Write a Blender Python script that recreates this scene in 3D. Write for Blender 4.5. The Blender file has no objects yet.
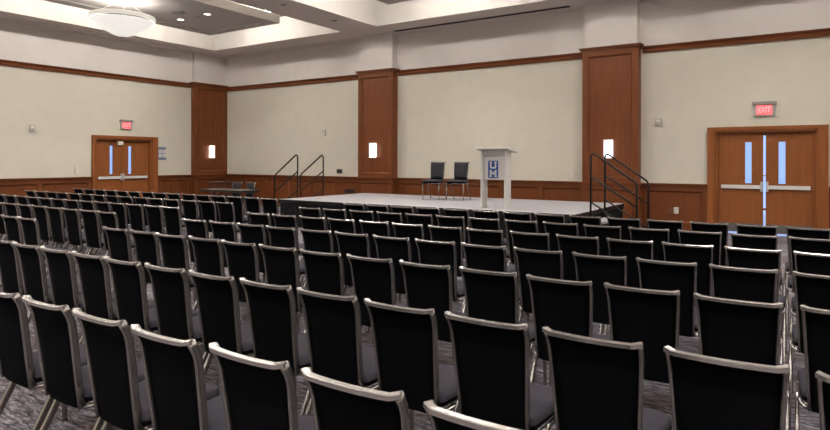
import bpy, bmesh, math, random
from mathutils import Vector, Matrix
random.seed(7)
C = bpy.context.scene.collection
S = bpy.context.scene
PI = math.pi

# ------------------------------------------------------------------ room measures (metres)
EYE = 1.66
YS = 15.92            # face of the stage wall
XL = -19.60           # face of the wall with the small double door
XR = 11.05            # opposite wall (out of view)
YB = -9.5             # rear wall (behind the camera)
FZ = -.06             # floor level
ZS = 5.78             # soffit
ZC = 6.60             # upper ceiling inside the coffers
DADO = 1.10
RB, RT = 4.40, 4.56   # picture rail

# ------------------------------------------------------------------ materials
def mat(name, col, rough=0.6, metal=0.0, spec=0.5, emit=None, estr=0.0, sheen=0.0):
    m = bpy.data.materials.new(name); m.use_nodes = True
    b = m.node_tree.nodes['Principled BSDF']
    b.inputs['Base Color'].default_value = (*col, 1)
    b.inputs['Roughness'].default_value = rough
    b.inputs['Metallic'].default_value = metal
    b.inputs['Specular IOR Level'].default_value = spec
    if emit:
        b.inputs['Emission Color'].default_value = (*emit, 1)
        b.inputs['Emission Strength'].default_value = estr
    return m

def nodes_of(m):
    nt = m.node_tree
    return nt, nt.nodes, nt.links, nt.nodes['Principled BSDF']

def mottled(name, c1, c2, scale, rough, stretch=(1, 1, 1), spec=0.5, bump=0.0, detail=4.0, metal=0.0):
    m = mat(name, c1, rough, metal, spec)
    nt, N, L, b = nodes_of(m)
    tc = N.new('ShaderNodeTexCoord'); mp = N.new('ShaderNodeMapping')
    mp.inputs['Scale'].default_value = stretch
    no = N.new('ShaderNodeTexNoise'); no.inputs['Scale'].default_value = scale; no.inputs['Detail'].default_value = detail
    rp = N.new('ShaderNodeValToRGB')
    rp.color_ramp.elements[0].position = 0.3; rp.color_ramp.elements[1].position = 0.7
    rp.color_ramp.elements[0].color = (*c1, 1); rp.color_ramp.elements[1].color = (*c2, 1)
    L.new(tc.outputs['Object'], mp.inputs['Vector']); L.new(mp.outputs['Vector'], no.inputs['Vector'])
    L.new(no.outputs['Fac'], rp.inputs['Fac']); L.new(rp.outputs['Color'], b.inputs['Base Color'])
    if bump:
        bp = N.new('ShaderNodeBump'); bp.inputs['Strength'].default_value = bump; bp.inputs['Distance'].default_value = 0.01
        L.new(no.outputs['Fac'], bp.inputs['Height']); L.new(bp.outputs['Normal'], b.inputs['Normal'])
    return m

def wood(name, c1, c2, rough=0.45, along='z'):
    st = {'z': (9, 9, 0.5), 'x': (0.5, 9, 9), 'y': (9, 0.5, 9)}[along]
    return mottled(name, c1, c2, 2.2, rough, st, 0.22, 0.0, 6.0)

M = {}
M['cream'] = mottled('wall_cream', (0.560, 0.528, 0.445), (0.585, 0.553, 0.468), 3.0, 0.85, spec=0.2)
M['upper'] = mottled('wall_upper', (0.590, 0.550, 0.520), (0.610, 0.570, 0.540), 3.0, 0.85, spec=0.2)
M['ceil'] = mat('ceiling_paint', (0.66, 0.61, 0.575), 0.85, spec=0.2)
M['cloud'] = mat('ceiling_tile_grey', (0.50, 0.47, 0.455), 0.9, spec=0.2)
M['fascia'] = mat('fascia_paint', (0.57, 0.545, 0.505), 0.85, spec=0.2)
M['wood'] = wood('panel_wood', (0.108, 0.031, 0.0085), (0.150, 0.046, 0.0135))
M['woodx'] = wood('rail_wood_x', (0.098, 0.028, 0.008), (0.132, 0.040, 0.012), along='x')
M['woody'] = wood('rail_wood_y', (0.098, 0.028, 0.008), (0.132, 0.040, 0.012), along='y')
M['door'] = wood('door_wood', (0.190, 0.062, 0.017), (0.240, 0.082, 0.024), 0.42)
M['carpet'] = None
M['black'] = mottled('black_knit', (0.0018, 0.0019, 0.0027), (0.0030, 0.0031, 0.0044), 60, 0.95, spec=0.05)
M['toprail'] = mat('silver_lit', (0.48, 0.445, 0.425), 0.24, 0.88)  # frame silver made brighter: cove reflection on the rail put into its colour
M['seat'] = mottled('plum_grey_fabric', (0.029, 0.027, 0.035), (0.037, 0.034, 0.044), 60, 0.95, spec=0.2)
M['backrest'] = mottled('charcoal_fabric', (0.022, 0.021, 0.026), (0.030, 0.028, 0.034), 60, 0.95, spec=0.2)
M['silver'] = mat('satin_silver', (0.335, 0.312, 0.298), 0.27, 0.9)
M['steel'] = mat('brushed_steel', (0.62, 0.60, 0.58), 0.35, 0.6)
M['darkmetal'] = mat('black_metal', (0.008, 0.007, 0.007), 0.45, 0.0, 0.25)
M['blackplastic'] = mat('black_plastic', (0.012, 0.012, 0.013), 0.5)
M['white'] = mat('white_laminate', (0.53, 0.515, 0.495), 0.45)
M['offwhite'] = mat('offwhite_plastic', (0.62, 0.58, 0.50), 0.5)
M['grey'] = mat('grey_plastic', (0.36, 0.34, 0.32), 0.5)
M['pale'] = mat('pale_grey_plastic', (0.46, 0.43, 0.38), 0.5)
M['blue'] = mat('logo_blue', (0.008, 0.050, 0.215), 0.5, spec=.25)
M['kick'] = mat('kick_plate_steel', (0.12, 0.115, 0.11), 0.4, 0.5)
M['bar'] = mat('push_bar_steel', (0.72, 0.70, 0.68), 0.4, 0.2)
M['signblue'] = mat('sign_blue', (0.14, 0.16, 0.27), 0.5)
M['deck'] = mottled('stage_deck_grey', (0.29, 0.278, 0.285), (0.325, 0.31, 0.318), 25, 0.9, spec=0.2)
M['skirt'] = mat('black_skirt', (0.008, 0.008, 0.010), 0.9, spec=0.2)
M['tabletop'] = mottled('dark_laminate', (0.055, 0.042, 0.037), (0.075, 0.060, 0.053), 4, 0.3, (1, 8, 1))
M['cabinet'] = wood('cabinet_wood', (0.085, 0.030, 0.016), (0.115, 0.042, 0.022))
M['brownplate'] = mat('brown_plate', (0.16, 0.075, 0.032), 0.5)
M['bowl'] = mat('opal_glass', (0.8, 0.78, 0.74), 0.3, emit=(1.0, 0.96, 0.90), estr=0.50)
M['rim'] = mat('opal_rim', (0.78, 0.75, 0.70), 0.4, emit=(1.0, 0.93, 0.83), estr=0.38)
M['cove'] = mat('cove_lamp', (0.8, 0.8, 0.8), 0.5, emit=(1.0, 0.955, 0.90), estr=42.0)
M['lens'] = mat('downlight_lens', (0.8, 0.7, 0.65), 0.4, emit=(1.0, 0.86, 0.80), estr=4.0)
M['sconce'] = mat('sconce_glass', (0.8, 0.8, 0.8), 0.3, emit=(0.80, 0.88, 1.0), estr=3.0)
M['sconcewarm'] = mat('sconce_warm_glass', (0.8, 0.8, 0.8), 0.3, emit=(1.0, 0.96, 0.86), estr=3.5)
M['exitred'] = mat('exit_face_red', (0.8, 0.1, 0.1), 0.4, emit=(1.0, 0.085, 0.10), estr=1.0)
M['exitpink'] = mat('exit_letter_pink', (0.9, 0.4, 0.4), 0.4, emit=(1.0, 0.14, 0.145), estr=1.0)
M['darkslot'] = mat('dark_slot', (0.010, 0.009, 0.009), 0.8)
M['speaker'] = mat('speaker_mesh', (0.24, 0.22, 0.21), 0.7)

def carpet():
    m = mat('carpet', (0.2, 0.18, 0.2), 0.95, spec=0.1)
    nt, N, L, b = nodes_of(m)
    tc = N.new('ShaderNodeTexCoord')
    mp = N.new('ShaderNodeMapping'); mp.inputs['Scale'].default_value = (4.5, 22, 1); mp.inputs['Rotation'].default_value = (0, 0, 0.12)
    n0 = N.new('ShaderNodeTexNoise'); n0.inputs['Scale'].default_value = 5.0; n0.inputs['Detail'].default_value = 2
    wp = N.new('ShaderNodeMixRGB'); wp.blend_type = 'ADD'; wp.inputs['Fac'].default_value = 0.10
    L.new(tc.outputs['Object'], n0.inputs['Vector']); L.new(tc.outputs['Object'], wp.inputs['Color1']); L.new(n0.outputs['Color'], wp.inputs['Color2'])
    n1 = N.new('ShaderNodeTexNoise'); n1.inputs['Scale'].default_value = 1.7; n1.inputs['Detail'].default_value = 8; n1.inputs['Roughness'].default_value = 0.72
    rp = N.new('ShaderNodeValToRGB'); e = rp.color_ramp.elements
    e[0].position = 0.38; e[0].color = (0.034, 0.030, 0.032, 1)
    e[1].position = 0.64; e[1].color = (0.41, 0.395, 0.42, 1)
    x = e.new(0.5); x.color = (0.135, 0.125, 0.136, 1)
    n2 = N.new('ShaderNodeTexNoise'); n2.inputs['Scale'].default_value = 1.6; n2.inputs['Detail'].default_value = 4
    mx = N.new('ShaderNodeMixRGB'); mx.blend_type = 'MULTIPLY'; mx.inputs['Fac'].default_value = 0.9
    L.new(wp.outputs['Color'], mp.inputs['Vector']); L.new(mp.outputs['Vector'], n1.inputs['Vector'])
    L.new(n1.outputs['Fac'], rp.inputs['Fac']); L.new(tc.outputs['Object'], n2.inputs['Vector'])
    r2 = N.new('ShaderNodeValToRGB'); r2.color_ramp.elements[0].position = 0.40; r2.color_ramp.elements[1].position = 0.62
    r2.color_ramp.elements[0].color = (0.66, 0.58, 0.53, 1); r2.color_ramp.elements[1].color = (0.95, 0.97, 1.08, 1)
    L.new(n2.outputs['Fac'], r2.inputs['Fac'])
    L.new(rp.outputs['Color'], mx.inputs['Color1']); L.new(r2.outputs['Color'], mx.inputs['Color2'])
    L.new(mx.outputs['Color'], b.inputs['Base Color'])
    return m
M['carpet'] = carpet()

def glassmat():
    m = bpy.data.materials.new('clear_pane'); m.use_nodes = True
    nt = m.node_tree; nt.nodes.clear()
    o = nt.nodes.new('ShaderNodeOutputMaterial'); t = nt.nodes.new('ShaderNodeBsdfTransparent')
    t.inputs['Color'].default_value = (0.92, 0.95, 0.97, 1)
    g = nt.nodes.new('ShaderNodeBsdfGlossy'); g.inputs['Roughness'].default_value = 0.05
    x = nt.nodes.new('ShaderNodeMixShader'); x.inputs['Fac'].default_value = 0.06
    nt.links.new(t.outputs[0], x.inputs[1]); nt.links.new(g.outputs[0], x.inputs[2]); nt.links.new(x.outputs[0], o.inputs['Surface'])
    return m
M['pane'] = glassmat()

# ------------------------------------------------------------------ mesh helpers
def box(bm, x0, x1, y0, y1, z0, z1, mi=0):
    if x0 > x1: x0, x1 = x1, x0
    if y0 > y1: y0, y1 = y1, y0
    if z0 > z1: z0, z1 = z1, z0
    v = [bm.verts.new(p) for p in ((x0,y0,z0),(x1,y0,z0),(x1,y1,z0),(x0,y1,z0),(x0,y0,z1),(x1,y0,z1),(x1,y1,z1),(x0,y1,z1))]
    for f in ((3,2,1,0),(4,5,6,7),(0,1,5,4),(1,2,6,5),(2,3,7,6),(3,0,4,7)):
        bm.faces.new([v[i] for i in f]).material_index = mi

def sweep(bm, path, w, h, axis, n=8, p=2.6, smooth=True):
    """rounded section swept along path; w is measured along the fixed axis, h across it"""
    axis = Vector(axis).normalized(); path = [Vector(q) for q in path]
    rings = []
    for i, q in enumerate(path):
        t = (path[min(i+1, len(path)-1)] - path[max(i-1, 0)]).normalized()
        nrm = t.cross(axis).normalized(); ax = nrm.cross(t).normalized()
        r = []
        for k in range(n):
            a = 2*PI*(k+.5)/n; c, s = math.cos(a), math.sin(a)
            u = math.copysign(abs(c)**(2/p), c)*w/2; v = math.copysign(abs(s)**(2/p), s)*h/2
            r.append(bm.verts.new(q + ax*u + nrm*v))
        rings.append(r)
    for a, b in zip(rings, rings[1:]):
        for k in range(n):
            f = bm.faces.new((a[k], a[(k+1)%n], b[(k+1)%n], b[k])); f.smooth = smooth
    bm.faces.new(rings[0][::-1]); bm.faces.new(rings[-1])

def lathe(bm, prof, n=32, cx=0, cy=0, mi=0):
    rings = []
    for r, z in prof:
        if r < 1e-6: rings.append([bm.verts.new((cx, cy, z))])
        else: rings.append([bm.verts.new((cx+r*math.cos(2*PI*k/n), cy+r*math.sin(2*PI*k/n), z)) for k in range(n)])
    for a, b in zip(rings, rings[1:]):
        for k in range(n):
            k2 = (k+1) % n
            vs = [a[0], b[k2], b[k]] if len(a) == 1 else ([a[k], a[k2], b[0]] if len(b) == 1 else [a[k], a[k2], b[k2], b[k]])
            f = bm.faces.new(vs); f.smooth = True; f.material_index = mi

def prism(bm, pts, fn, a0, a1, mi=0):
    """polygon pts (u, v) extruded from a0 to a1; fn(a, u, v) gives the point"""
    A = [bm.verts.new(fn(a0, u, v)) for u, v in pts]; B = [bm.verts.new(fn(a1, u, v)) for u, v in pts]
    n = len(pts)
    for k in range(n): bm.faces.new((A[k], A[(k+1)%n], B[(k+1)%n], B[k])).material_index = mi
    bm.faces.new(A[::-1]).material_index = mi; bm.faces.new(B).material_index = mi

def bev(bm, w, seg=2):
    bmesh.ops.bevel(bm, geom=[e for e in bm.edges], offset=w, segments=seg, affect='EDGES', profile=0.5)

def mesh(name, bm, mats):
    bmesh.ops.recalc_face_normals(bm, faces=bm.faces)
    me = bpy.data.meshes.new(name); bm.to_mesh(me); bm.free()
    for m in (mats if isinstance(mats, (list, tuple)) else [mats]): me.materials.append(m)
    return me

def obj(name, bm, mats, parent=None, loc=None):
    o = bpy.data.objects.new(name, mesh(name, bm, mats) if not isinstance(bm, bpy.types.Mesh) else bm)
    C.objects.link(o)
    if parent is not None: o.parent = parent
    if loc is not None: o.location = loc
    return o

def struct(name, bm, mats, parent=None):
    o = obj(name, bm, mats, parent)
    if parent is None: o['kind'] = 'structure'
    return o

def tag(o, label, cat, group=None):
    o['label'] = label; o['category'] = cat
    if group: o['group'] = group
    return o

def thing(name, label, cat, loc=(0,0,0), rz=0.0, group=None):
    o = bpy.data.objects.new(name, None); C.objects.link(o)
    o.empty_display_size = 0.1
    o.location = loc; o.rotation_euler = (0, 0, rz)
    return tag(o, label, cat, group)

def part(name, parent, mats, fn, bevel=0.0):
    bm = bmesh.new(); fn(bm)
    if bevel: bev(bm, bevel)
    return obj(name, bm, mats, parent)

def dup(root, loc, rz, label, group):
    r = root.copy(); C.objects.link(r); r.location = loc; r.rotation_euler = (0, 0, rz)
    r['label'] = label; r['group'] = group
    for ch in list(root.children):
        c = ch.copy(); C.objects.link(c); c.parent = r
        for g in list(ch.children):
            d = g.copy(); C.objects.link(d); d.parent = c
    return r

# wall-mounted geometry: along the wall, depth from the wall, height
STG = lambda a, d, z: (a, YS - d, z)
LFT = lambda a, d, z: (XL + d, a, z)
def wbox(bm, W, a0, a1, d0, d1, z0, z1, mi=0):
    p, q = W(a0, d0, z0), W(a1, d1, z1)
    box(bm, p[0], q[0], p[1], q[1], z0, z1, mi)

# ------------------------------------------------------------------ room shell
bm = bmesh.new(); box(bm, XL-.6, XR+.3, YB-.3, YS+.12, FZ-.2, FZ)
struct('floor', bm, M['carpet'])
bm = bmesh.new(); box(bm, -5, 4, YS+.12, YS+6, FZ-.2, FZ)          # pale polished lobby floor beyond the big doors
struct('floor', bm, mat('lobby_floor', (.72, .72, .72), .12))

D2 = (-1.815, 0.171, 2.335)      # opening in the stage wall
D1 = (10.70, 12.665, 2.335)      # opening in the side wall
def wall_with_door(name, W, a0, a1, dr, th=.2):
    bm = bmesh.new()
    if dr:
        wbox(bm, W, a0, dr[0], 0, -th, FZ, RB+.05); wbox(bm, W, dr[1], a1, 0, -th, FZ, RB+.05)
        wbox(bm, W, dr[0], dr[1], 0, -th, dr[2], RB+.05)
    else: wbox(bm, W, a0, a1, 0, -th, FZ, RB+.05)
    wbox(bm, W, a0, a1, 0, -th, RB+.05, ZC+.2, 1)
    return struct(name, bm, [M['cream'], M['upper']])
wall_with_door('wall_stage', STG, XL-.2, XR+.2, D2)
wall_with_door('wall_left', LFT, YB-.2, YS, D1)
wall_with_door('wall_right', lambda a, d, z: (XR-d, a, z), YB-.2, YS, None)
wall_with_door('wall_back', lambda a, d, z: (a, YB+d, z), XL, XR, None)

# wainscot, cap and picture rail
def panel_bead(bm, W, b0, b1, z0, z1, dlo, dhi, w):
    # sloping moulding inside a panel opening, from dhi at the frame down to dlo
    o = [(b0, z0), (b1, z0), (b1, z1), (b0, z1)]; n = [(b0+w, z0+w), (b1-w, z0+w), (b1-w, z1-w), (b0+w, z1-w)]
    mid = [(b0+w*.35, z0+w*.35), (b1-w*.35, z0+w*.35), (b1-w*.35, z1-w*.35), (b0+w*.35, z1-w*.35)]
    r = [[bm.verts.new(W(a, d, z)) for a, z in q] for q, d in ((o, dlo), (o, dhi-.012), (mid, dhi-.008), (n, dlo+.004), (n, dlo))]
    for p, q in zip(r, r[1:]):
        for k in range(4): bm.faces.new((p[k], p[(k+1)%4], q[(k+1)%4], q[k]))
    for k in range(4): bm.faces.new((r[-1][k], r[-1][(k+1)%4], r[0][(k+1)%4], r[0][k]))
def wainscot(bm, W, a0, a1, n, d=0.0):
    wbox(bm, W, a0, a1, d, d+.014, .12, DADO-.17)
    wbox(bm, W, a0, a1, d, d+.060, FZ, .12); wbox(bm, W, a0, a1, d, d+.055, DADO-.17, DADO-.075)
    wbox(bm, W, a0, a1, d, d+.075, DADO-.075, DADO-.035); wbox(bm, W, a0, a1, d, d+.105, DADO-.035, DADO)
    st = .11; w = (a1-a0-st)/n
    for k in range(n+1): wbox(bm, W, a0+k*w, a0+k*w+st, d, d+.055, .12, DADO-.17)
    for k in range(n):
        b0, b1, z0, z1 = a0+k*w+st, a0+(k+1)*w, .12, DADO-.17
        panel_bead(bm, W, b0, b1, z0, z1, d+.012, d+.052, .05)
def rail(bm, W, a0, a1, d=0.0):
    pr = [(0, RB), (.045, RB), (.055, RB+.05), (.06, RB+.085), (.10, RB+.135), (.10, RT), (0, RT)]
    prism(bm, pr, lambda a, u, v: W(a, d+u, v), a0, a1)

P = [(-12.51, -11.11), (-4.965, -3.545)]      # pilasters on the stage wall
PD = .30
CP = (14.36, YS)                               # pilaster on the side wall, in the corner
CD = .17
n_trim = [0]
def trim(bm, m):
    n_trim[0] += 1
    return struct('trim_%d' % n_trim[0], bm, m)
for a0, a1, n in ((XL, P[0][0], 6), (P[0][1], P[1][0], 5), (P[1][1], D2[0]-.185, 1), (D2[1]+.185+.04, XR, 8)):
    bm = bmesh.new(); wainscot(bm, STG, a0, a1, n); trim(bm, M['wood'])
for a0, a1, n in ((YB, D1[0]-.13, 13), (D1[1]+.25, CP[0], 2)):
    bm = bmesh.new(); wainscot(bm, LFT, a0, a1, n); trim(bm, M['wood'])
for a0, a1 in ((XL, P[0][0]-.05), (P[0][1]+.05, P[1][0]-.05), (P[1][1]+.05, XR)):
    bm = bmesh.new(); rail(bm, STG, a0, a1); trim(bm, M['woodx'])
bm = bmesh.new(); rail(bm, LFT, YB, CP[0]-.05); trim(bm, M['woody'])

def pilaster(W, a0, a1, D, open_end=True):
    bm = bmesh.new()
    e = .03; x = 1.0 if open_end else .0
    wbox(bm, W, a0+.002, a1-.002, 0, D-.045, DADO, RT-.04)                                  # core
    st = .135
    for z0, z1 in ((DADO, DADO+.11), (RT-.16, RT-.02)): wbox(bm, W, a0+st, a1-st, D-.045, D, z0, z1)
    for b0, b1 in ((a0, a0+st), (a1-st, a1)): wbox(bm, W, b0, b1, D-.045, D, DADO, RT-.02)
    # bead round the long panel
    b0, b1, z0, z1 = a0+st, a1-st, DADO+.11, RT-.16
    panel_bead(bm, W, b0, b1, z0, z1, D-.046, D-.002, .055)
    # plinth part with the wainscot line carried round it
    w0, w1 = a0-e, a1+e*x
    wbox(bm, W, w0+.012, w1-.012*x, 0, D, .12, DADO-.17)
    wbox(bm, W, w0-.008, w1+.008*x, 0, D+.045, FZ, .12); wbox(bm, W, w0, w1, 0, D+.04, DADO-.17, DADO-.075)
    for b0, b1 in ((w0+.001, w0+.12), (w1-.12, w1-.001*x)): wbox(bm, W, b0, b1, D, D+.04, .12, DADO-.17)
    panel_bead(bm, W, w0+.12, w1-.12, .12, DADO-.17, D-.001, D+.038, .045)
    wbox(bm, W, w0-.02, w1+.02*x, 0, D+.055, DADO-.075, DADO-.035)
    wbox(bm, W, w0-.04, w1+.04*x, 0, D+.08, DADO-.035, DADO)
    # crown
    wbox(bm, W, a0-.02, a1+.02*x, 0, D+.02, RT-.05, RT-.01)
    wbox(bm, W, a0-.05, a1+.05*x, 0, D+.05, RT-.01, RT+.02)
    wbox(bm, W, a0-.075, a1+.075*x, 0, D+.075, RT+.02, RT+.05)
    trim(bm, M['wood'])
    bm = bmesh.new(); wbox(bm, W, a0+.04, a1-(.04 if open_end else 0), 0, D-.05, RT+.05, ZS)
    trim(bm, M['upper'])
for a0, a1 in P: pilaster(STG, a0, a1, PD)
pilaster(LFT, CP[0], CP[1], CD, False)

# ------------------------------------------------------------------ ceiling: soffit, coffers, clouds
CX = [(-18.70, -12.50), (-11.10, -4.95), (-3.55, 2.60), (4.00, 10.15)]
CY = [(-8.5, 2.4), (3.8, 14.72)]
bm = bmesh.new()
xs = [XL] + [v for c in CX for v in c] + [XR]; ys = [YB] + [v for c in CY for v in c] + [YS]
for i in range(0, len(xs), 2): box(bm, xs[i], xs[i+1], YB, YS, ZS, ZC)
for x0, x1 in CX:
    for j in range(0, len(ys), 2): box(bm, x0, x1, ys[j], ys[j+1], ZS, ZC)
box(bm, XL, XR, YB, YS, ZC, ZC+.2)
# vertical faces of the coffers are painted lighter
bm.normal_update()
for f in bm.faces:
    if abs(f.normal.z) < .5: f.material_index = 1
struct('ceiling', bm, [M['ceil'], M['fascia']])
# small crown where the soffit meets the walls
bm = bmesh.new(); wbox(bm, STG, XL, XR, 0, .14, ZS-.05, ZS); trim(bm, M['ceil'])
bm = bmesh.new(); wbox(bm, LFT, YB, YS-.14, 0, .30, ZS-.05, ZS); trim(bm, M['ceil'])

ZK = 5.97
def cloud(x0, x1, y0, y1):
    bm = bmesh.new()
    box(bm, x0, x1, y0, y1, ZK+.04, ZK+.26)
    r = .40
    box(bm, x0, x0+r, y0, y1, ZK, ZK+.04); box(bm, x1-r, x1, y0, y1, ZK, ZK+.04)
    box(bm, x0+r, x1-r, y0, y0+r, ZK, ZK+.04); box(bm, x0+r, x1-r, y1-r, y1, ZK, ZK+.04)
    bm.normal_update()
    for f in bm.faces:
        if abs(f.normal.z) < .5 : f.material_index = 1
    o = struct('ceiling', bm, [M['cloud'], M['fascia']])
    bm = bmesh.new(); t = .06; z0, z1 = ZK+.40, ZK+.46; i = .03
    box(bm, x0+i, x0+i+t, y0+i, y1-i, z0, z1); box(bm, x1-i-t, x1-i, y0+i, y1-i, z0, z1)
    box(bm, x0+i+t, x1-i-t, y0+i, y0+i+t, z0, z1); box(bm, x0+i+t, x1-i-t, y1-i-t, y1-i, z0, z1)
    obj('cove_lamp', bm, M['cove'], o)
    bm = bmesh.new()
    for q in range(9):
        f = (q+.5)/9
        for xx, yy in ((x0+i+.03, y0+(y1-y0)*f), (x1-i-.03, y0+(y1-y0)*f)): box(bm, xx-.02, xx+.02, yy-.02, yy+.02, ZK+.261, ZK+.399)
    for q in range(4):
        f = (q+.5)/4
        for xx, yy in ((x0+(x1-x0)*f, y0+i+.03), (x0+(x1-x0)*f, y1-i-.03)): box(bm, xx-.02, xx+.02, yy-.02, yy+.02, ZK+.261, ZK+.399)
    obj('lamp_bracket', bm, M['white'], o)

def spot(x, y, z, e, size, col=(1, .95, .90)):
    l = bpy.data.lights.new('downlight_lamp', 'SPOT'); l.energy = e; l.spot_size = size; l.spot_blend = 1.0
    l.color = col; l.shadow_soft_size = .06
    o = bpy.data.objects.new('downlight_lamp', l); C.objects.link(o); o.location = (x, y, z)
    return o
def downlight_bm():
    a = bmesh.new(); lathe(a, [(.115, 0), (.125, -.012), (.098, -.012), (.098, -.004)], 24)
    b = bmesh.new(); lathe(b, [(0, -.006), (.098, -.006)], 24)
    return mesh('trim_ring', a, M['white']), mesh('lamp_lens', b, M['lens'])
DL = downlight_bm()
E_SPOT = 330
for i, (x0, x1) in enumerate(CX):
    for j, (y0, y1) in enumerate(CY):
        k = 1.40
        cloud(x0+k, x1-k, y0+1.3, y1-1.3)
        cx, cy = (x0+x1)/2, (y0+y1)/2
        seen = (i == 0 and j == 1)
        for sx in (-1, 1):
            for yy in (cy-5.0+2.72, cy+2.25):
                x, y = cx + sx*.64, yy
                sp = spot(x, y, ZK-.0+.02, E_SPOT, math.radians(150))
                if seen and yy > cy:
                    d = thing('ceiling_downlight', 'small glowing recessed downlight in the grey ceiling panel, ' + ('nearer the corner bowl light' if sx < 0 else 'nearer the ceiling beam'), 'downlight', (x, y, ZK+.038), group='recessed downlights')
                    obj('trim_ring', DL[0], None, d); obj('lamp_lens', DL[1], None, d)
                    sp.location.z = ZK-.0
# round speaker and sensor on the grey panel
bm = bmesh.new(); lathe(bm, [(0, -.03), (.17, -.03), (.20, -.02), (.215, 0)], 28)
tag(obj('ceiling_speaker', bm, M['speaker'], loc=(-15.50, 10.9, ZK+.04)), 'round grey speaker grille in the ceiling panel beyond the bowl light', 'ceiling speaker')
bm = bmesh.new(); lathe(bm, [(0, -.035), (.03, -.03), (.045, 0)], 16)
tag(obj('ceiling_sensor', bm, M['grey'], loc=(-15.45, 11.55, ZK+.04)), 'tiny dark sensor between the two downlights in the ceiling panel', 'sensor')
for k, (x, y) in enumerate(((-11.62, 11.36), (-11.68, 13.45))):
    bm = bmesh.new(); lathe(bm, [(0, -.02), (.055, -.02), (.085, -.008), (.09, 0)], 20)
    tag(obj('sprinkler_cover', bm, M['speaker'], loc=(x, y, ZS)), 'small round grey cover under the ceiling beam, ' + ('farther from the stage wall', 'closer to the stage wall')[k], 'sprinkler', 'round covers under the ceiling beam')
# linear slot diffuser in the soffit
t = thing('slot_diffuser', 'long black slot air diffuser in the soffit over the stage', 'air vent', (-8.15, YS-.36, ZS))
part('slot', t, M['darkslot'], lambda b: box(b, -2.85, 2.85, -.10, .10, -.012, -.001))
part('slot_frame', t, M['ceil'], lambda b: [box(b, -2.89, 2.89, s*.115-.014, s*.115+.014, -.016, 0) for s in (-1, 1)])

# bowl pendants
def pendant(x, y, label):
    t = thing('bowl_pendant_light', label, 'ceiling light', (x, y, 0), group='bowl pendant lights')
    R = .775; zr = 5.44
    bm = bmesh.new()
    pr = [(R*q, zr - .43*(1-q**1.75)) for q in [i/14 for i in range(15)]]
    lathe(bm, pr + [(R-.02, zr+.0)], 40)
    obj('bowl', bm, M['bowl'], t)
    bm = bmesh.new(); lathe(bm, [(R+.012, zr+.025), (R+.055, zr+.04), (R+.05, zr+.12), (R+.015, zr+.14), (R-.03, zr+.13), (R-.03, zr+.035), (R+.012, zr+.025)], 40)
    obj('rim', bm, M['rim'], t)
    bm = bmesh.new(); lathe(bm, [(0, zr-.455), (.03, zr-.45), (.035, zr-.43), (0, zr-.42)], 12)
    obj('finial', bm, M['steel'], t)
    for k in range(3):
        a = k*2*PI/3 + .4
        bm = bmesh.new(); sweep(bm, [(R*.98*math.cos(a), R*.98*math.sin(a), zr+.08), (.05*math.cos(a), .05*math.sin(a), ZK+.035)], .010, .010, (0, .3, 1) if k else (1, 0, .2), 6)
        obj('rod', bm, M['rim'], t)
    bm = bmesh.new(); lathe(bm, [(0, ZK), (.11, ZK), (.12, ZK+.04), (0, ZK+.04)], 20)
    obj('canopy', bm, M['white'], t)
    # lamps inside the open bowl light the ceiling above it
    l = bpy.data.lights.new('bowl_lamp', 'POINT'); l.energy = E_BOWL; l.color = (1, .96, .91); l.shadow_soft_size = .25
    o = bpy.data.objects.new('bowl_lamp', l); C.objects.link(o); o.parent = t; o.location = (0, 0, zr-.02)
    return t
E_BOWL = 24
for i, (x0, x1) in enumerate(CX):
    for j, (y0, y1) in enumerate(CY):
        if (i, j) in ((0, 1), (1, 1)): pendant((x0+x1)/2, (y0+y1)/2, 'white opal glass bowl pendant hanging in the ceiling bay beside the side wall' if (i, j) == (0, 1) else 'white opal glass bowl pendant in the ceiling bay above the middle of the seating')

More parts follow.
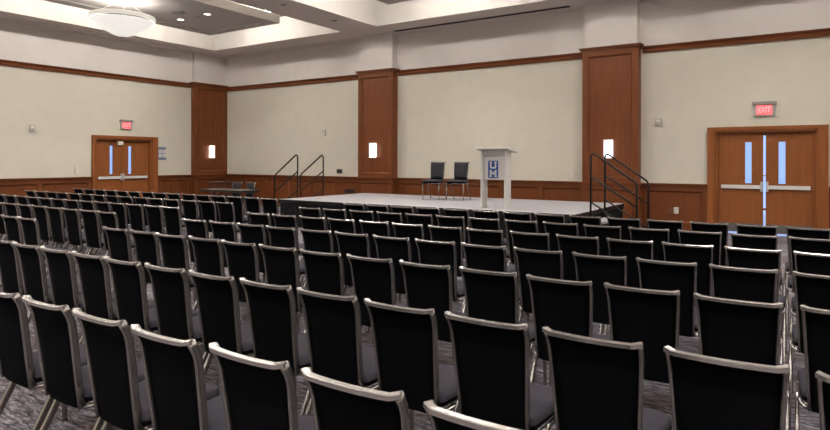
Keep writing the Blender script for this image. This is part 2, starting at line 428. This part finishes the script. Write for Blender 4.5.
# ------------------------------------------------------------------ doors
def door(n, W, dr, c, fo, fi, ztop, gap, lites, litez, gapz, hinge_close=False):
    a0, a1, z1 = dr
    root = bpy.data.objects.new('door_%d' % n, None); C.objects.link(root); root['kind'] = 'structure'
    bm = bmesh.new()
    for b0, b1 in ((fo[0], a0), (a1, fo[1])): wbox(bm, W, b0, b1, 0, .06, FZ, ztop)
    wbox(bm, W, a0, a1, 0, .06, z1, ztop)
    for b0, b1 in ((fo[0], a0-.05), (a1+.05, fo[1])): wbox(bm, W, b0, b1, .06, .09, FZ, ztop)
    wbox(bm, W, a0-.05, a1+.05, .06, .09, z1+.05, ztop)
    for b0, b1 in ((a0, a0+.04), (a1-.04, a1)): wbox(bm, W, b0, b1, 0, -.2, FZ, z1)
    wbox(bm, W, a0, a1, 0, -.2, z1-.04, z1)
    for b0, b1 in ((a0, a0+.075), (a1-.075, a1)): wbox(bm, W, b0, b1, -.104, -.2, FZ, z1)
    wbox(bm, W, a0, a1, -.104, -.2, z1-.08, z1)
    obj('door_frame', bm, M['door'], root)
    for k, (b0, b1) in enumerate(((a0+.045, c-gap/2), (c+gap/2, a1-.045))):
        l0, l1 = lites[k]
        bm = bmesh.new(); d0, d1 = -.05, -.10
        wbox(bm, W, b0, l0, d0, d1, gapz, z1-.05); wbox(bm, W, l1, b1, d0, d1, gapz, z1-.05)
        wbox(bm, W, l0, l1, d0, d1, gapz, litez[0]); wbox(bm, W, l0, l1, d0, d1, litez[1], z1-.05)
        leaf = obj('door_leaf', bm, M['door'], root)
        bm = bmesh.new(); wbox(bm, W, l0, l1, -.07, -.076, litez[0], litez[1]); obj('window_pane', bm, M['pane'], leaf)
        bm = bmesh.new()
        for q in ((l0-.025, l0), (l1, l1+.025)): wbox(bm, W, q[0], q[1], -.045, -.055, litez[0]-.025, litez[1]+.025)
        for q in ((litez[0]-.025, litez[0]), (litez[1], litez[1]+.025)): wbox(bm, W, l0, l1, -.045, -.055, q[0], q[1])
        obj('pane_frame', bm, M['door'], leaf)
        bm = bmesh.new(); e = (b1, b0)[k]; s = (-1, 1)[k]
        far = (b0+.06, b1-.06)[k]
        wbox(bm, W, e+s*.05, far, .005, -.035, 1.012, 1.098)
        wbox(bm, W, e+s*.07, e+s*.15, -.036, -.05, 1.02, 1.09); wbox(bm, W, far-s*.02, far-s*.08, -.036, -.05, 1.02, 1.09)
        bev(bm, .004, 1); obj('push_bar', bm, M['bar'], leaf)
        bm = bmesh.new(); wbox(bm, W, e+s*.004, e+s*.055, .015, -.05, .95, 1.18); bev(bm, .006, 1)
        obj('latch_case', bm, M['steel'], leaf)
        bm = bmesh.new(); wbox(bm, W, b0+.03, b1-.03, -.046, -.05, gapz+.01, .20); obj('kick_plate', bm, M['kick'], leaf)
    return root
# double door on the stage wall: daylight shows between and under the leaves
d2 = door(2, STG, D2, -.822, (-2.0, .393), None, 2.46, .052, ((-1.216, -1.082), (-.545, -.410)), (1.14, 2.10), -.003)
bm = bmesh.new(); wbox(bm, STG, -.855, -.789, -.06, -.09, .52, .57); wbox(bm, STG, -.855, -.789, -.06, -.09, 1.31, 1.33); obj('astragal_clip', bm, M['door'], d2)
# double door on the side wall
d1 = door(1, LFT, D1, 11.64, (10.569, 12.92), None, 2.47, .008, ((11.212, 11.332), (11.872, 11.999)), (1.17, 2.13), FZ+.008)
bm = bmesh.new(); wbox(bm, LFT, 11.47, 11.66, .02, -.05, 2.16, 2.29); bev(bm, .01, 1); obj('door_closer', bm, M['offwhite'], d1)

# ------------------------------------------------------------------ wall devices
def text_mesh(txt, size):
    cu = bpy.data.curves.new('lettering', 'FONT'); cu.body = txt; cu.size = size; cu.align_x = 'CENTER'; cu.align_y = 'CENTER'; cu.extrude = .004; cu.offset = .004
    o = bpy.data.objects.new('tmp', cu); C.objects.link(o)
    bpy.context.view_layer.update()
    dg = bpy.context.evaluated_depsgraph_get()
    me = bpy.data.meshes.new_from_object(o.evaluated_get(dg)); bpy.data.objects.remove(o)
    me.materials.clear(); me.materials.append(M['exitpink'])
    return me
def exit_sign(loc, rz, label, w, h):
    t = thing('exit_sign', label, 'exit sign', loc, rz, 'lit exit signs')     # local: x along the wall, -y into the room
    part('housing', t, M['grey'], lambda b: [box(b, -w/2, w/2, -.05, 0, -h/2, h/2-.07)], .004)
    part('canopy', t, M['speaker'], lambda b: [box(b, -w/2-.03, w/2+.03, -.09, 0, h/2-.07, h/2)], .004)
    part('lit_face', t, M['exitred'], lambda b: [box(b, -w/2+.06, w/2-.06, -.055, -.049, -h/2+.03, h/2-.085)])
    o = obj('lettering', text_mesh('EXIT', .20), None, t)
    o.rotation_euler = (PI/2, 0, 0); o.location = (0, -.057, -.03); o.scale = (.62, .9, 1)
    return t
exit_sign((-.822, YS, 2.86), 0, 'red lit exit sign over the double doors beside the stage', .42, .33)
exit_sign((XL, 11.75, 2.87), -PI/2+PI, 'red lit exit sign over the double doors on the side wall', .40, .32)

def wall_plate(name, label, cat, W, a0, a1, z0, z1, m, d=.03, detail=None):
    p0 = W((a0+a1)/2, 0, (z0+z1)/2)
    t = thing(name, label, cat, p0)
    bm = bmesh.new(); wbox(bm, W, a0, a1, 0, d, z0, z1); bev(bm, .006, 1)
    bmesh.ops.translate(bm, vec=-Vector(p0), verts=bm.verts); obj('cover', bm, m, t)
    if detail:
        for (u0, u1, v0, v1, mm, nm) in detail:
            bm = bmesh.new(); wbox(bm, W, a0+(a1-a0)*u0, a0+(a1-a0)*u1, d-.002, d+.006, z0+(z1-z0)*v0, z0+(z1-z0)*v1)
            bmesh.ops.translate(bm, vec=-Vector(p0), verts=bm.verts); obj(nm, bm, mm, t)
    return t
wall_plate('strobe_alarm', 'small grey alarm box on the cream wall beside the exit sign over the stage-side doors', 'alarm', STG, -3.20, -3.05, 2.55, 2.72, M['grey'], .05, [(.15, .85, .45, .85, M['offwhite'], 'strobe_lens')])
wall_plate('strobe_alarm', 'small pale alarm box on the cream wall above the stage stairs', 'alarm', STG, -14.37, -14.19, 2.52, 2.72, M['pale'], .05, [(.2, .8, .1, .45, M['offwhite'], 'strobe_lens')])
wall_plate('strobe_alarm', 'small grey alarm box on the side wall, before the double doors', 'alarm', LFT, 8.69, 8.84, 2.52, 2.70, M['grey'], .05, [(.15, .85, .45, .85, M['offwhite'], 'strobe_lens')])
wall_plate('wall_switch', 'white rounded wall control just above the wainscot beside the side doors', 'switch', LFT, 10.03, 10.13, 1.20, 1.42, M['offwhite'], .035, [(.3, .7, .3, .7, M['white'], 'button')])
wall_plate('control_panel', 'black control plate on the cream wall beside the sconce pilaster', 'control panel', STG, -13.68, -13.45, 1.21, 1.35, M['blackplastic'], .03, [(.2, .8, .25, .75, M['darkslot'], 'screen')])
wall_plate('wall_switch', 'pale switch plate on the cream wall just above the wainscot behind the lectern', 'switch', STG, -5.40, -5.29, 1.19, 1.37, M['offwhite'], .02, [(.35, .65, .3, .7, M['white'], 'toggle')])
WD = lambda a, d, z: (a, YS - .022 - d, z)
wall_plate('wall_outlet', 'brown outlet plate on the wood wainscot beside the pale outlet', 'outlet', WD, -2.875, -2.785, .36, .51, M['brownplate'], .012, [(.3, .7, .15, .45, M['cabinet'], 'socket'), (.3, .7, .55, .85, M['cabinet'], 'socket')])
wall_plate('wall_outlet', 'pale ivory outlet plate on the wood wainscot below the pilaster corner', 'outlet', WD, -2.755, -2.645, .355, .515, M['offwhite'], .012, [(.25, .75, .12, .44, M['white'], 'socket'), (.25, .75, .56, .88, M['white'], 'socket')])
wall_plate('floor_outlet_box', 'low black vent grille in the wainscot behind the stage corner', 'vent', WD, -13.28, -12.88, .54, .66, M['darkslot'], .045, [(.05, .95, .3, .4, M['blackplastic'], 'slat'), (.05, .95, .6, .7, M['blackplastic'], 'slat')]).name = 'vent_grille'
# white notice with blue bands beside the side doors
t = thing('wall_notice', 'white notice with slate blue bands on the wall beside the side doors', 'notice', (XL, 13.13, 1.89))
part('board', t, M['white'], lambda b: box(b, 0, .012, -.155, .155, -.235, .235))
part('top_band', t, M['signblue'], lambda b: box(b, .0125, .015, -.155, .155, .14, .235))
part('bottom_band', t, M['signblue'], lambda b: box(b, .0125, .015, -.155, .155, -.235, -.14))
part('grid_line', t, M['signblue'], lambda b: [box(b, .0125, .014, -.012, .012, -.14, .14), box(b, .0125, .014, -.155, .155, -.010, .010), box(b, .0125, .014, -.155, -.140, -.14, .14)])

# sconces
def sconce(W, a0, a1, z0, z1, d, label, m):
    p0 = Vector(W((a0+a1)/2, d, (z0+z1)/2))
    t = thing('wall_sconce', label, 'wall light', p0, group='wall sconces')
    bm = bmesh.new(); wbox(bm, W, a0+.08, a1-.08, d, d+.059, z0+.10, z1-.10); bmesh.ops.translate(bm, vec=-p0, verts=bm.verts); obj('back_plate', bm, M['steel'], t)
    bm = bmesh.new(); r = (a1-a0)/2; c = (a0+a1)/2
    pts = [(c+r*math.cos(k*PI/10), d+.06+.075*math.sin(k*PI/10)) for k in range(11)]
    prism(bm, pts, lambda a, u, v: W(u, v, a), z0, z1); bmesh.ops.translate(bm, vec=-p0, verts=bm.verts)
    obj('glass_shade', bm, m, t)
    for z, s in ((z0, -1), (z1, 1)):
        bm = bmesh.new(); wbox(bm, W, a0-.004, a1+.004, d+.06, d+.12, z, z+s*.018); bmesh.ops.translate(bm, vec=-p0, verts=bm.verts); obj('end_cap', bm, M['steel'], t)
    return t
sconce(STG, -12.00, -11.73, 1.76, 2.21, PD-.03, 'lit white sconce on the middle wood pilaster behind the stage', M['sconce'])
sconce(STG, -4.385, -4.16, 1.735, 2.185, PD-.03, 'lit white sconce on the wood pilaster behind the stage handrails near the big doors', M['sconce'])
sconce(LFT, 15.03, 15.27, 1.75, 2.20, CD-.03, 'lit white sconce on the corner pilaster above the folding table', M['sconcewarm'])

# ------------------------------------------------------------------ stage
SX0, SX1, SY0, SY1, SZ = -11.53, -3.68, 11.11, 14.75, .64
t = thing('stage', 'low grey carpeted stage platform with black pleated skirt', 'stage', ((SX0+SX1)/2, (SY0+SY1)/2, 0))
ox, oy = (SX0+SX1)/2, (SY0+SY1)/2
part('deck', t, M['deck'], lambda b: box(b, SX0-ox, SX1-ox, SY0-oy, SY1-oy, SZ-.05, SZ), .004)
part('edge_trim', t, M['darkmetal'], lambda b: [box(b, SX0-ox-.012, SX1-ox+.012, SY0-oy-.012, SY0-oy-.001, SZ-.10, SZ-.004), box(b, SX0-ox-.012, SX0-ox-.001, SY0-oy, SY1-oy, SZ-.10, SZ-.004),
      box(b, SX1-ox+.001, SX1-ox+.012, SY0-oy, SY1-oy, SZ-.10, SZ-.004)])
def skirt(b):
    def run(p, q, nrm, n):
        p, q, nrm = Vector(p), Vector(q), Vector(nrm)
        o = []; i = []
        for k in range(n*4+1):
            c = p.lerp(q, k/(n*4)); off = .016*math.sin(k*PI/2) + .02
            o.append(c + nrm*off); i.append(c + nrm*(off-.008))
        lo = [[b.verts.new((v.x, v.y, FZ+.005)) for v in s] for s in (o, i)]; hi = [[b.verts.new((v.x, v.y, SZ-.06)) for v in s] for s in (o, i)]
        for k in range(len(o)-1):
            b.faces.new((lo[0][k], lo[0][k+1], hi[0][k+1], hi[0][k])); b.faces.new((lo[1][k+1], lo[1][k], hi[1][k], hi[1][k+1]))
            b.faces.new((hi[0][k], hi[0][k+1], hi[1][k+1], hi[1][k])); b.faces.new((lo[0][k+1], lo[0][k], lo[1][k], lo[1][k+1]))
        for k in (0, len(o)-1): b.faces.new((lo[0][k], hi[0][k], hi[1][k], lo[1][k]))
    x0, x1, y0, y1 = SX0-ox, SX1-ox, SY0-oy, SY1-oy
    run((x0+.04, y0+.03, 0), (x1-.04, y0+.03, 0), (0, -1, 0), 70)
    run((x0+.03, y1-.03, 0), (x0+.03, y0+.04, 0), (-1, 0, 0), 32)
    run((x1-.03, y0+.04, 0), (x1-.03, y1-.03, 0), (1, 0, 0), 32)
part('skirt', t, M['skirt'], skirt)

# stair units with handrails; built running down towards +x from the stage edge, mirrored for the other side
def stairs(x, y0, y1, s, label):
    t = thing('stage_stairs', label, 'stairs', (x, (y0+y1)/2, 0), group='stage stair units')
    w = (y1-y0)/2
    for k, z in enumerate((.45, .20)):
        part('tread', t, [M['deck']], lambda b: box(b, s*(.03+.29*k), s*(.03+.29*(k+1)), -w+.06, w-.06, z-.04, z), .004)
    def frame(b):
        for sy in (-1, 1):
            yy = sy*(w-.05)
            sweep(b, [(s*.045, yy, SZ-.10), (s*.85, yy, FZ+.02)], .03, .05, (0, 1, 0), 6)
            for k, z in enumerate((.41, .16)): sweep(b, [(s*(.30+.29*k), yy, z), (s*(.30+.29*k), yy, FZ)], .03, .03, (0, 1, 0), 6)
    part('frame', t, M['darkmetal'], frame)
    for sy in (-1, 1):
        yy = sy*w
        top, low = Vector((s*.045, yy, 1.80)), Vector((s*.93, yy, 1.225))
        def loop(b):
            d = (low-top).normalized()
            p = [Vector((s*.045, yy, FZ)), Vector((s*.045, yy, 1.70)), Vector((s*.05, yy, 1.755)), Vector((s*.075, yy, 1.795)), Vector((s*.11, yy, 1.80)), Vector((s*.145, yy, 1.775))]
            p += [low - Vector((s*.06, 0, -.045)), low - Vector((s*.025, 0, -.012)), low - Vector((s*.005, 0, .035)), Vector((s*.93, yy, 1.12)), Vector((s*.93, yy, FZ))]
            sweep(b, p, .042, .042, (0, 1, 0), 8, 2)
        h = part('handrail', t, M['darkmetal'], loop)
        part('mid_rail', h, M['darkmetal'], lambda b: sweep(b, [(s*.045, yy, 1.35), (s*.93, yy, .765)], .036, .036, (0, 1, 0), 8, 2))
        part('lower_rail', h, M['darkmetal'], lambda b: sweep(b, [(s*.045, yy, .84), (s*.93, yy, .255)], .036, .036, (0, 1, 0), 8, 2))
    return t
stairs(SX0, 11.84, 12.87, -1, 'black-railed stage stairs at the stage end by the folding table')
stairs(SX1+.02, 11.92, 12.92, 1, 'black-railed stage stairs at the stage end by the big double doors')

# lectern
t = thing('lectern', 'white lectern with blue square U over M emblem on the stage', 'lectern', (-5.61, 11.73, SZ))
X0, X1 = -.30, .30; Z1 = 1.238
part('side_panel', t, M['white'], lambda b: box(b, X0, X0+.045, -.13, .13, .0, Z1), .004)
part('side_panel', t, M['white'], lambda b: box(b, X1-.045, X1, -.13, .13, .0, Z1), .004)
part('front_panel', t, M['white'], lambda b: box(b, X0+.046, X1-.046, -.05, -.025, .615, Z1-.06))
part('apron', t, M['white'], lambda b: box(b, X0+.046, X1-.046, -.09, -.055, Z1-.10, Z1-.01))
def ltop(b):
    prism(b, [(-.22, 1.265), (.27, 1.185), (.27, 1.215), (-.22, 1.30)], lambda a, u, v: (a, u, v), -.39, .40)
part('top', t, M['bar'], ltop, .005)
em = part('emblem', t, M['blue'], lambda b: box(b, -.155, .085, -.054, -.0505, .64, 1.015))
def letter(polys):
    def f(b):
        for pl in polys: prism(b, pl, lambda a, u, v: (u, a, v), -.0575, -.0541)
    return f
cx = -.035
def R(x0, x1, z0, z1): return [(cx+x0, z0), (cx+x1, z0), (cx+x1, z1), (cx+x0, z1)]
zu, zm = .845, .665   # foot of the U, foot of the M
part('letter_u', em, M['white'], letter([R(-.075, -.038, zu+.035, zu+.14), R(.038, .075, zu+.035, zu+.14), R(-.058, .058, zu, zu+.035), R(-.09, -.023, zu+.125, zu+.15), R(.023, .09, zu+.125, zu+.15), [(cx-.075, zu+.035), (cx-.058, zu), (cx-.03, zu+.035)], [(cx+.075, zu+.035), (cx+.03, zu+.035), (cx+.058, zu)]]))
part('letter_m', em, M['white'], letter([R(-.078, -.043, zm, zm+.15), R(.043, .078, zm, zm+.15), R(-.095, -.025, zm, zm+.025), R(.025, .095, zm, zm+.025), R(-.09, -.05, zm+.127, zm+.15), R(.05, .09, zm+.127, zm+.15),
    [(cx-.075, zm+.15), (cx-.043, zm+.15), (cx+.015, zm+.06), (cx-.015, zm+.045)], [(cx+.075, zm+.15), (cx+.015, zm+.045), (cx-.015, zm+.06), (cx+.043, zm+.15)]]))

# ------------------------------------------------------------------ the chair
HT = .922
PROF = [(.016, .912), (.030, .890), (.046, .862), (.058, .825), (.068, .760), (.082, .660), (.100, .530), (.122, .392)]   # (y, z)
def py(z):
    for (y0, z0), (y1, z1) in zip(PROF, PROF[1:]):
        if z <= z0 and z >= z1: return y0 + (y1-y0)*(z0-z)/(z0-z1)
    return PROF[0][0] if z > PROF[0][1] else PROF[-1][0]
def hw(z): return .172 + (.200-.172)*(z-.392)/(.912-.392)       # half width of the posts
def slab(b, n, zs, half, y_rear, y_front):
    """closed curved slab: n columns across, rows zs"""
    g = []
    for f in (y_rear, y_front):
        g.append([[b.verts.new((half(z)*(2*i/n-1), f(2*i/n-1, z), z)) for i in range(n+1)] for z in zs])
    for s in (0, 1):
        for j in range(len(zs)-1):
            for i in range(n):
                f = b.faces.new((g[s][j][i], g[s][j][i+1], g[s][j+1][i+1], g[s][j+1][i])); f.smooth = True
    m = len(zs)-1
    for j in range(m):
        for i in (0, n): b.faces.new((g[0][j][i], g[0][j+1][i], g[1][j+1][i], g[1][j][i]))
    for i in range(n):
        for j in (0, m): b.faces.new((g[0][j][i], g[0][j][i+1], g[1][j][i+1], g[1][j][i]))

def chair_parts():
    P = []
    # top rail, ends swept forward and up a little
    b = bmesh.new(); pts = []
    for u in (-1, -.93, -.86, -.82, -.6, -.3, 0, .3, .6, .82, .86, .93, 1):
        k = max(0, abs(u)-.84)/.16
        pts.append((.206*u, .000 + .016*k - .010*(1-u*u), HT-.013 + .005*k - .004*(1-u*u)))
    sweep(b, pts, .020, .031, (0, 0, 1), 8, 6, False); P.append(('top_rail', b, M['toprail']))
    for s in (-1, 1):
        b = bmesh.new(); sweep(b, [(s*hw(z), y, z) for y, z in PROF], .016, .039, (1, 0, 0), 8, 4.0); P.append(('side_post', b, M['silver']))
    zs = [.90, .875, .85, .82, .77, .70, .62, .55, .48, .42, .395, .385]
    b = bmesh.new(); slab(b, 8, zs, lambda z: hw(z)-.0085, lambda u, z: py(z) - .004 - .010*(1-u*u), lambda u, z: py(z)+.004 - .004*(1-u*u)); P.append(('back_panel', b, M['black']))
    zs = [.89, .87, .84, .77, .66, .57, .515]
    b = bmesh.new(); slab(b, 8, zs, lambda z: hw(z)-.012, lambda u, z: py(z)+.0045 - .003*(1-u*u), lambda u, z: py(z) + .014 + (.026*(1-u**4))*(0.35 if z in (.89, .515) else 1)); P.append(('backrest', b, M['backrest']))
    # seat
    b = bmesh.new()
    def outline(inset, z):
        o = []; x0, x1, yb, yf, r = .205-inset, .231-inset, .128+inset, .575-inset, .07-inset*.6
        for cx_, cy_, a in ((x1-r, yf-r, 0), (-x1+r, yf-r, 90), (-x0+.02, yb+.02, 180), (x0-.02, yb+.02, 270)):
            rr = r if cy_ > .3 else .02
            for k in range(5):
                th = math.radians(a + 22.5*k); o.append((cx_+rr*math.cos(th), cy_+rr*math.sin(th)))
        return [b.verts.new((x, y, z)) for x, y in o]
    L = [outline(i, z) for i, z in ((.016, .418), (.002, .428), (0, .448), (.004, .468), (.018, .481), (.05, .486))]
    for p, q in zip(L, L[1:]):
        for k in range(len(p)):
            f = b.faces.new((p[k], p[(k+1)%len(p)], q[(k+1)%len(q)], q[k])); f.smooth = True
    b.faces.new(L[0][::-1]); b.faces.new(L[-1])
    for f in b.faces:
        if f.calc_center_median().z < .440: f.material_index = 1
    P.append(('seat', b, [M['seat'], M['black']]))
    # frame under the seat
    b = bmesh.new()
    for s in (-1, 1): sweep(b, [(s*.178, .125, .398), (s*.21, .16, .405), (s*.216, .24, .405), (s*.216, .50, .405)], .018, .030, (0, 0, 1), 6, 3)
    sweep(b, [(-.216, .492, .405), (.216, .492, .405)], .030, .018, (0, 0, 1), 6, 3)
    sweep(b, [(-.20, .15, .402), (.20, .15, .402)], .022, .018, (0, 0, 1), 6, 3); P.append(('seat_frame', b, M['silver']))
    for s in (-1, 1):
        b = bmesh.new(); sweep(b, [(s*.226, .492, .42), (s*.227, .495, .20), (s*.227, .499, .02), (s*.227, .499, 0)], .020, .034, (1, 0, 0), 8, 3); P.append(('leg', b, M['silver']))
        b = bmesh.new(); sweep(b, [(s*.226, .25, .42), (s*.227, .225, .385), (s*.227, .115, .19), (s*.227, .006, .012), (s*.227, .004, .006), (s*.227, .004, 0)], .021, .042, (1, 0, 0), 8, 3); P.append(('leg', b, M['silver']))
    return P
proto = thing('banquet_chair', '', 'chair')
for nm, b, m in chair_parts():
    for v in b.verts: v.co.z *= .982/.922       # overall height of the chair
    obj(nm, b, m, proto)
used = [False]
def chair(x, y, rz, label, group, z=FZ):
    if not used[0]:
        used[0] = True; proto.location = (x, y, z); proto.rotation_euler = (0, 0, rz); proto['label'] = label; proto['group'] = group
        return proto
    return dup(proto, (x, y, z), rz, label, group)

ORD = 'first second third fourth fifth sixth seventh eighth ninth tenth eleventh twelfth thirteenth fourteenth fifteenth'.split()
ROWS = {  # row: (y of the chair backs, x of the first rail end, spacing, how many)
'A': (1.544, -4.065, .5154, 7), 'B': (2.516, -6.452, .4985, 14), 'C': (3.637, -6.513, .4995, 14), 'D': (4.729, -6.610, .5027, 14),
'E': (5.793, -6.642, .5040, 14), 'F': (6.908, -6.715, .5050, 14), 'G': (7.953, -6.687, .4992, 14),
'Cl': (3.650, -9.043, .5018, 2), 'Dl': (4.711, -12.075, .4980, 8), 'El': (5.784, -14.653, .5005, 13), 'Fl': (6.920, -15.827, .5053, 15), 'Gl': (8.129, -15.965, .5023, 15),
}
GRP = 'banquet chairs set out in rows'
for key, (y, xa, sp_, nn) in ROWS.items():
    xs = [xa + sp_*k for k in range(nn)]
    row = ORD['GFEDCBA'.index(key[0])]
    for i, x in enumerate(xs):
        if key == 'A': lab = 'black-backed silver-framed chair in the back row, %s counting from the left photo edge' % ORD[i]
        elif key.endswith('l'): lab = 'black-backed silver-framed chair, %s from the aisle, %s row from the stage, folding-table side' % (ORD[len(xs)-1-i], row)
        else: lab = 'black-backed silver-framed chair, %s from the aisle, %s row from the stage, lectern side' % (ORD[i], row)
        chair(x+.2065+random.uniform(-.004, .004), y+random.uniform(-.012, .012), math.radians(random.uniform(-.6, .6)), lab, GRP)

G2 = 'pair of chairs on the stage'
chair(-8.15, 13.58, PI+math.radians(7), 'charcoal-padded silver chair on the stage, the one farther from the lectern', G2, SZ+.002)
chair(-7.53, 13.74, PI+math.radians(7), 'charcoal-padded silver chair on the stage, the one closer to the lectern', G2, SZ+.002)
G3 = 'pair of chairs behind the folding table'
chair(-16.17, 13.72, PI+.05, 'silver chair tucked behind the dark folding table, the one closer to the corner', G3)
chair(-15.48, 13.72, PI-.05, 'silver chair tucked behind the dark folding table, the one closer to the stage', G3)

# folding table
t = thing('folding_table', 'dark brown folding table standing in the corner beside the stage stairs', 'table', (-15.48, 12.76, FZ))
part('tabletop', t, M['tabletop'], lambda b: box(b, -.96, .96, -.38, .38, .735, .775), .004)
part('edge_band', t, M['blackplastic'], lambda b: [box(b, -.965, .965, -.385, -.381, .712, .770), box(b, -.965, .965, .381, .385, .712, .770), box(b, -.965, -.961, -.38, .38, .712, .770), box(b, .961, .965, -.38, .38, .712, .770)])
for s in (-1, 1):
    def leg(b):
        for sy in (-1, 1): sweep(b, [(s*.66, sy*.28, .74), (s*.72, sy*.28, .02)], .03, .03, (0, 1, 0), 8, 2)
        sweep(b, [(s*.72, -.34, .018), (s*.72, .34, .018)], .03, .03, (0, 0, 1), 8, 2)
        sweep(b, [(s*.68, -.28, .45), (s*.68, .28, .45)], .025, .025, (0, 0, 1), 8, 2)
        sweep(b, [(s*.28, 0, .735), (s*.68, 0, .46)], .025, .025, (0, 1, 0), 8, 2)
    part('leg', t, M['darkmetal'], leg)

# low cabinet in the corner behind the table
t = thing('side_cabinet', 'low dark brown cabinet in the corner behind the folding table', 'cabinet', (-18.33, 14.68, FZ))
part('body', t, M['cabinet'], lambda b: box(b, -.36, .36, -.22, .22, .05, .87), .005)
part('top', t, M['tabletop'], lambda b: box(b, -.39, .39, -.26, .24, .871, .91), .005)
part('plinth', t, M['blackplastic'], lambda b: box(b, -.34, .34, -.20, .20, 0, .049))
for s in (-1, 1):
    d = part('door', t, M['cabinet'], lambda b: box(b, s*.18-.17, s*.18+.17, -.242, -.2205, .08, .84), .004)
    part('handle', d, M['darkmetal'], lambda b: box(b, s*.04-.008, s*.04+.008, -.265, -.2425, .42, .56), .003)

# ------------------------------------------------------------------ daylight outside the doors
w = bpy.data.worlds.new('daylight'); S.world = w; w.use_nodes = True
w.node_tree.nodes['Background'].inputs['Color'].default_value = (.36, .52, .95, 1)
w.node_tree.nodes['Background'].inputs['Strength'].default_value = .95

# ------------------------------------------------------------------ camera
cam = bpy.data.cameras.new('camera'); co = bpy.data.objects.new('camera', cam); C.objects.link(co)
cam.sensor_width = 36; cam.lens = 36*598.07/830; cam.sensor_fit = 'HORIZONTAL'
cam.shift_y = -(215-160.32)/830
cam.clip_start = .05; cam.clip_end = 200
th = math.radians(33.2466); ro = math.radians(.1158)
co.matrix_world = Matrix.Translation((0, 0, EYE)) @ Matrix.Rotation(th, 4, 'Z') @ Matrix.Rotation(PI/2, 4, 'X') @ Matrix.Rotation(ro, 4, 'Z')
S.camera = co
S.view_settings.view_transform = 'Standard'; S.view_settings.look = 'None'; S.view_settings.gamma = 1; S.view_settings.use_curve_mapping = False
S.view_settings.exposure = 0.50
S.cycles.max_bounces = 8; S.cycles.diffuse_bounces = 6; S.cycles.transparent_max_bounces = 6
S.cycles.caustics_reflective = False; S.cycles.caustics_refractive = False
S.cycles.use_denoising = True
S.cycles.sample_clamp_indirect = 4
